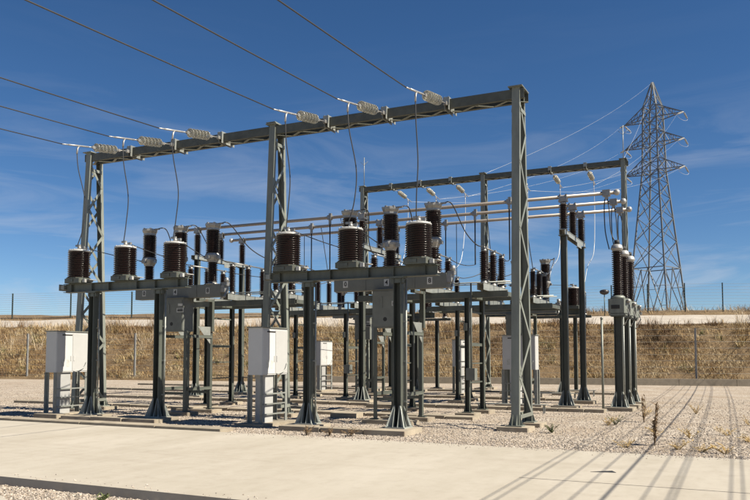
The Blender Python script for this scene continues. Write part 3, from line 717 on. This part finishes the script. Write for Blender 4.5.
# ------------------------------------------------------------------ white cabinets
def cabinet(label, loc):
    t = thing('marshalling_cabinet', label, 'cabinet', loc, 'white marshalling cabinets')
    b = MB(); b.box((0,0,1.80), (.42,1.15,1.16), .012); bd = b.build('body', 'white', t)
    MB().box((0,0,2.395), (.48,1.21,.025), .01).build('roof', 'cabgrey', t)
    for s in (-1,1):
        d = MB().box((.217,s*.285,1.79), (.012,.555,1.08), .004).build('door', 'white', t)
        MB().box((.228,s*.06,1.62), (.02,.03,.14)).build('handle', 'white', d)
    q = MB(); q.box((.225,-.36,1.48), (.003,.10,.2)); q.box((.225,-.16,1.48), (.003,.10,.2)); q.build('sun_fleck_plate', 'plate', t)  # two pale rectangles standing in for sun flecks on the shaded door
    MB().box((.226,-.2,2.29), (.006,.36,.035)).build('vent_slot', 'dark', t)
    c = MB().tube(bez([(.23,.05,1.25),(.27,.2,1.27),(.27,.4,1.36),(.26,.5,1.52)],6), .012, 5); c.build('cable_loop', 'netting', t)
    MB().box((0,-.16,.62), (.30,.36,1.2), .01).build('cable_duct', 'duct', t)
    for i in (-.19,.19):
        for j in (-.56,.56):
            l = MB(); l.box((0,0,.62), (.008,.1,1.2)); l.box((.04 if i<0 else -.04,.046,.62), (.08,.008,1.2)); l.build('leg', 'galv', t, (i,j,0))
    for z in (.25,.5,.75): bar('rung', (.2,-.5,z), (.2,.5,z), .02, .035, 'galv', t)
    MB().box((0,0,-.02), (.8,1.6,.13), .02).build('plinth', 'concrete', t)
    return t
cb0 = None
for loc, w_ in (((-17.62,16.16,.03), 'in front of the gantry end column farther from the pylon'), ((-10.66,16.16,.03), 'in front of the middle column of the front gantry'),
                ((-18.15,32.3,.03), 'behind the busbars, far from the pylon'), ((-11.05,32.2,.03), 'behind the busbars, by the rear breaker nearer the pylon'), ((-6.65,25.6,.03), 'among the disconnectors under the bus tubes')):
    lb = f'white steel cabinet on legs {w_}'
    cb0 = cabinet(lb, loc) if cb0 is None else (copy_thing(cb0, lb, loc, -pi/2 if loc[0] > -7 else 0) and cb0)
# ------------------------------------------------------------------ cable trenches, tie beams, small ground furniture
def trench(label, x0, x1, v, wd=.5, h=.10, step=.8):
    t = thing('cable_trench', label, 'trench', ((x0+x1)/2, v, 0), 'concrete cable trenches')
    random.seed(int(v*10)); x = x0
    while x < x1-.2:
        l = min(step, x1-x)
        MB().box((x+l/2-(x0+x1)/2, random.uniform(-.015,.015), h/2-.06+random.uniform(-.008,.012)), (l-.02, wd, h+.12), .012).build('cover_slab', 'concrete', t); x += step
for a in (('concrete trench between the feet of the front transformer frame, nearer the pylon', -9.6, -6.4, 15.15, .34, .1, 1.1),
          ('concrete trench between the feet of the front transformer frame, farther from the pylon', -16.6, -13.3, 15.2, .34, .1, 1.1),
          ('long concrete cable trench behind the circuit breakers', -24, -6.2, 19.9, .6, .08, .8),
          ('long concrete cable trench in front of the bus portals', -25, -3.6, 23.9, .5, .1, .8),
          ('concrete cable trench behind the busbars', -30, -5, 29.4, .5, .09, .9),
          ('farthest concrete cable trench, under the tall gantry', -32, -4, 34.9, .5, .09, .9)): trench(*a)
def tray(label, loc, l):
    t = thing('low_cable_tray', label, 'tray', loc, 'low steel cable trays')
    MB().box((0,0,.26), (l,.22,.02)).build('tray', 'galv', t)
    for x in (-l/2+.1, l/2-.1):
        for y in (-.09,.09): MB().box((x,y,.12), (.03,.03,.26)).build('leg', 'galv', t)
tray('low steel cable tray beside the disconnector nearer the pylon', (-6.2,22.7,0), 2.2)
tray('low steel cable tray between bus portal and gravel edge', (-6.3,29.9,0), 1.5)
tray('low steel cable tray behind the rear breaker nearer the pylon', (-6.0,33.0,0), 1.3)
t = thing('valve_post', 'red painted post beside the disconnector nearer the pylon', 'post', (-7.4,23.6,0))
m = MB().tube([(0,0,0),(0,0,1.2)], .03, 8); m.build('post', 'galv', t); m = MB().lathe([(.045,1.05),(.045,1.5),(.02,1.54)], 12); m.build('red_sleeve', 'red', t)
t = thing('conduit_pole', 'thin grey pole beside the voltage transformers', 'pole', (-3.72,24.2,0)); MB().tube([(0,0,0),(0,0,2.85)], .036, 8).build('pole', 'lattice', t); MB().lathe([(.045,2.85),(.045,2.9),(.02,2.92)], 8).build('cap', 'lattice', t); MB().box((0,0,.04),(.22,.22,.05)).build('base_plate', 'galv', t)
for i, (x, y, sx, sy) in enumerate(((-15.6,19.1,.9,.5), (-14.4,15.45,.7,.45), (-9.9,19.0,.8,.5), (-12.6,20.9,1.1,.5), (-10.6,22.9,1.0,.45), (-17.1,15.2,.9,.45))):
    tag(MB().box((0,0,.05), (sx,sy,.16), .02).build('concrete_block', 'concrete', None, (x,y,0)), 'loose flat concrete block lying on the gravel among the supports', 'block', 'loose concrete blocks')
# ------------------------------------------------------------------ conductors of the neighbouring bay, out of frame, whose shadows cross the road
off = 1/tan(SUN_EL)
for i, (us_, z, r) in enumerate(((-2.78,5.0,.0075),(-2.64,5.2,.0075),(-2.18,4.9,.0075),(-1.84,4.8,.008),(-1.5,4.6,.015),(-1.07,5.0,.0075),(-.80,4.9,.0075),(-.73,5.2,.0075),(-.12,4.9,.0075),(.02,4.8,.0075))):
    u = us_ + z*off*cos(SUN_AZ); g = 'conductors of the neighbouring bay'
    lb = 'thick overhead bus conductor of the neighbouring bay, parallel to the lines' if r > .012 else 'overhead conductor of the neighbouring bay, casting a thin shadow on the road'
    tag(MB().tube([(u, -30+3*k, z+.0004*(3*k-42)**2) for k in range(32)], r, 6).build('line_conductor', 'line'), lb, 'cable', g)
# ------------------------------------------------------------------ fences
def fence(name, label, pts, ph, pw, m, nw, post_m, mesh_r=.006, vert=None):
    t = thing(name, label, 'fence', pts[0]); o = Vector(pts[0])
    for p in pts:
        q = Vector(p)-o; b = MB().box((0,0,ph/2-.15), (pw,pw,ph+.3)); b.box((0,0,ph+.01),(pw*1.3,pw*1.3,.02)); b.build('post', post_m, t, q)
    w_ = MB()
    for k in range(nw):
        z = .1+(ph-.15)*k/(nw-1)
        w_.tube([Vector(p)-o+Vector((0,-.04,z)) for p in pts], mesh_r, 4)
    if vert:
        for a, b in zip(pts, pts[1:]):
            n = max(1, int((Vector(b)-Vector(a)).length/vert))
            for i in range(n):
                q = Vector(a).lerp(Vector(b), i/n)-o; w_.bar(q+Vector((0,-.04,.05)), q+Vector((0,-.04,ph-.05)), .008, .008)
    mo = w_.build('wire_mesh', m, t); mo['kind'] = 'stuff'
P = []
for u in (-56.4,-47.2,-38.4,-29.3,-20.2,-11.2,-2.1,7): P.append((u, fl(u)+.25, bank_z(u,.25)))
fence('boundary_fence', 'wire boundary fence along the foot of the dry bank', P, 3.1, .11, 'netting', 9, 'fencegrey', .005)
P = []
for u in [-92+6.2*i for i in range(10)]: P.append((u, fl(u)+12.6, bank_z(u,12.6)))
fence('crest_fence', 'dark post and wire fence along the far end of the dirt track', P, 2.35, .09, 'netting', 12, 'fence', .008)
P = []
for u in [-13.5+2.55*i for i in range(8)]: P.append((u, fl(u)+12.9, bank_z(u,12.9)))
fence('crest_fence', 'dark post fence on the hill top in front of the pylon', P, 2.1, .08, 'netting', 10, 'fence', .006)
t = thing('lamp_post', 'small dark lamp on a thin stem at the hill top fence', 'lamp', (-8.8, fl(-8.8)+12.2, bank_z(-8.8,12.2)))
MB().tube([(0,0,-.2),(0,0,1.7)], .035, 6).build('stem', 'fence', t); MB().lathe([(.12,1.62),(.3,1.7),(.36,1.85),(.3,1.95),(.1,2.0)], 14).build('lamp_head', 'black_poly', t)
# ------------------------------------------------------------------ pylon and its wires
PX, PY, PZ = -8.2, 95, 5.0
t = thing('transmission_pylon', 'tall grey lattice transmission pylon with three pairs of arms behind the hill', 'pylon', (PX,PY,PZ), None, RAD(-22))
PM = Matrix.Translation((PX,PY,PZ)) @ Matrix.Rotation(RAD(-22), 4, 'Z')
def hw(z):
    pts = [(0,2.55),(7,1.98),(18.6,1.0),(26.5,.82),(29.5,.06)]
    for (a, x), (b, y) in zip(pts, pts[1:]):
        if z <= b: return x+(y-x)*(z-a)/(b-a)
    return .06
SG = ((-1,-1),(1,-1),(1,1),(-1,1))
zs = [0,7,10.2,13.0,15.4,17.2,18.6,20.1,21.9,23.6,25.0,26.5,28.0,29.5]
for i, j in SG:
    lg = None
    for a, b in ((0,7),(7,18.6),(18.6,26.5),(26.5,29.5)):
        bar('leg', (i*hw(a),j*hw(a),a), (i*hw(b),j*hw(b),b), .15, .15, 'pylon', t)
for q in range(4):
    (i0,j0), (i1,j1) = SG[q], SG[(q+1)%4]
    c = lambda z, e: Vector(((i0,i1)[e]*hw(z), (j0,j1)[e]*hw(z), z))
    mid = (c(7,0)+c(7,1))/2
    bar('brace', c(0,0), mid, .09, .09, 'pylon', t); bar('brace', c(0,1), mid, .09, .09, 'pylon', t); bar('belt', c(7,0), c(7,1), .1, .1, 'pylon', t)
    for e in (0,1):
        for f in (.35,.68):
            bar('brace', c(7*f,e), c(0,e).lerp(mid,f), .05, .05, 'pylon', t)
            bar('brace', c(7*(f+.32 if f<.6 else 1),e), c(0,e).lerp(mid,f), .05, .05, 'pylon', t)
    for a, b in zip(zs[1:], zs[2:]):
        bar('brace', c(a,0), c(b,1), .07, .07, 'pylon', t); bar('brace', c(a,1), c(b,0), .07, .07, 'pylon', t)
    for z in (18.6,20.1,21.9,23.6,25.0,26.5): bar('belt', c(z,0), c(z,1), .07, .07, 'pylon', t)
TIPS = []
for zl in (18.6, 21.9, 25.0):
    for s in (-1, 1):
        tip = Vector((s*3.75, 0, zl+.05)); TIPS.append((s, PM, tip))
        arm = MB()
        for j in (-1,1):
            lo = Vector((s*hw(zl), j*hw(zl), zl)); hi = Vector((s*hw(zl+1.5), j*hw(zl+1.5), zl+1.5))
            arm.bar(lo, tip, .09, .09); arm.bar(hi, tip, .08, .08)
            for f in (.3,.6): arm.bar(lo.lerp(tip,f), hi.lerp(tip,f), .05, .05); arm.bar(lo.lerp(tip,f), hi.lerp(tip,f-.3), .05, .05)
        lo0 = Vector((s*hw(zl), -hw(zl), zl)); lo1 = Vector((s*hw(zl), hw(zl), zl))
        for f in (.3,.6): arm.bar(lo0.lerp(tip,f), lo1.lerp(tip,f), .05, .05)
        a = arm.build('cross_arm', 'pylon', t)
        for e in (-1,1):
            d = Vector((s*.25*e*0-.12*s, e*1.0, -.42)).normalized(); m = MB(); m.tube([tip, tip+d*.3], .03, 5)
            for k in range(6):
                p = tip+d*(.3+.17*k); m.tube([p, p+d*.05], .1, 8)
            m.tube([tip+d*.3, tip+d*1.5], .03, 5); m.build('insulator', 'wire', a)
        d1 = tip+Vector((-.12*s,-1.0,-.42)).normalized()*1.5; d2 = tip+Vector((-.12*s,1.0,-.42)).normalized()*1.5
        MB().tube(bez([d1, d1+Vector((0,.4,-.25)), (d1+d2)/2+Vector((0,0,-.36)), d2+Vector((0,-.4,-.25)), d2],5), .012, 5).build('jumper_loop', 'wire', a)
for n_, (s, pm, tp) in enumerate(TIPS):
    lvl = ('lowest','middle','topmost')[n_//2]; B = B1 if s < 0 else B2; k = n_//2
    e = pm @ (tp+Vector((-.12*s,-1.0,-.42)).normalized()*1.5); st = (B+PH[k], 40.2, HR-.47)
    tag(MB().tube(sag(st, e, .9, 24), .006, 5).build('line_conductor', 'wire'), f'pale wire from the tall gantry to the {lvl} pylon arm {"on the far side" if s<0 else "on the near side"}', 'cable', 'wires to the pylon')
for x, lb in ((U0, 'middle'), (U0+SP, 'end')):
    tag(MB().tube(sag((x, VR, HR+.05), (PX,PY,PZ+29.5), .7, 24), .006, 5).build('earth_wire', 'wire'), f'thin earth wire from the pylon peak to the {lb} column of the tall gantry', 'cable', 'earth wires')
# ------------------------------------------------------------------ weeds growing on the gravel
def weed(label, loc, h, stalks, leaf, seed, spread=.25, ms='weed', ml='straw', group='weeds on the gravel'):
    random.seed(seed); t = thing('weed', label, 'weed', loc, group); st = MB(); lf = MB()
    for k in range(stalks):
        a = random.uniform(0,2*pi); hh = h*random.uniform(.55,1); l = spread*random.uniform(.2,1)
        top = Vector((cos(a)*l, sin(a)*l, hh)); mid = top*.5+Vector((random.gauss(0,.02),random.gauss(0,.02),.05*h)); st.tube(bez([(0,0,-.02), mid, top],4), .004+.003*h, 4)
        for i in range(leaf):
            f = random.uniform(.15,1); p = top*f; q = p+Vector((random.gauss(0,.07),random.gauss(0,.07),random.uniform(-.02,.07)))*(.6+h*.6); n = (q-p).cross(Vector((0,0,1))).normalized()*.012*(1+h)
            lf.tri(p-n, p+n, q, .002)
    so = st.build('stems', ms, t); lo = lf.build('leaves', ml, t); lo['kind'] = 'stuff'
weed('tall dry stalk weed standing on the gravel near the road edge', (-1.45,15.6,0), .85, 5, 22, 1, .13, 'weed', 'weed')
weed('upright brown dry weed standing alone behind the tall stalk', (-2.2,20.9,0), .7, 4, 16, 2, .12, 'weed', 'weed')
for i, (x, y, h) in enumerate(((-1.0,15.1,.18),(-.6,14.9,.15),(-.2,14.8,.2),(-1.9,15.0,.16),(-.9,17.2,.25),(-.2,18.2,.2),(.2,17.0,.15),(-1.6,17.6,.2),(.25,21,.25),(-2.4,23,.3),(-2.9,19.5,.22),(-1.1,24.5,.3),(.5,15.2,.14))):
    weed('low straw coloured tuft on the open gravel beyond the road', (x,y,0), h, 9, 5, 30+i, .3, 'straw', 'straw', 'straw tufts on the open gravel')
for i, (x, y) in enumerate(((-3.75,17.1),(-2.75,19.8))):
    weed(('small green weed on the gravel beside the bare gantry column', 'small green weed on the gravel before the bus portal')[i], (x,y,0), .22, 9, 9, 60+i, .2, 'green', 'green')
for i, (x, y) in enumerate(((-8.45,14.35),(-7.95,14.45),(-7.5,14.55))):
    weed('small brown weed sprouting at the back edge of the road', (x,y,0), .2, 8, 8, 70+i, .22, 'weed', 'weed', 'brown weeds at the road edge')
weed('small green weed in the stones along the front of the road', (-7.15,7.15,-.1), .11, 9, 9, 80, .12, 'green', 'green')
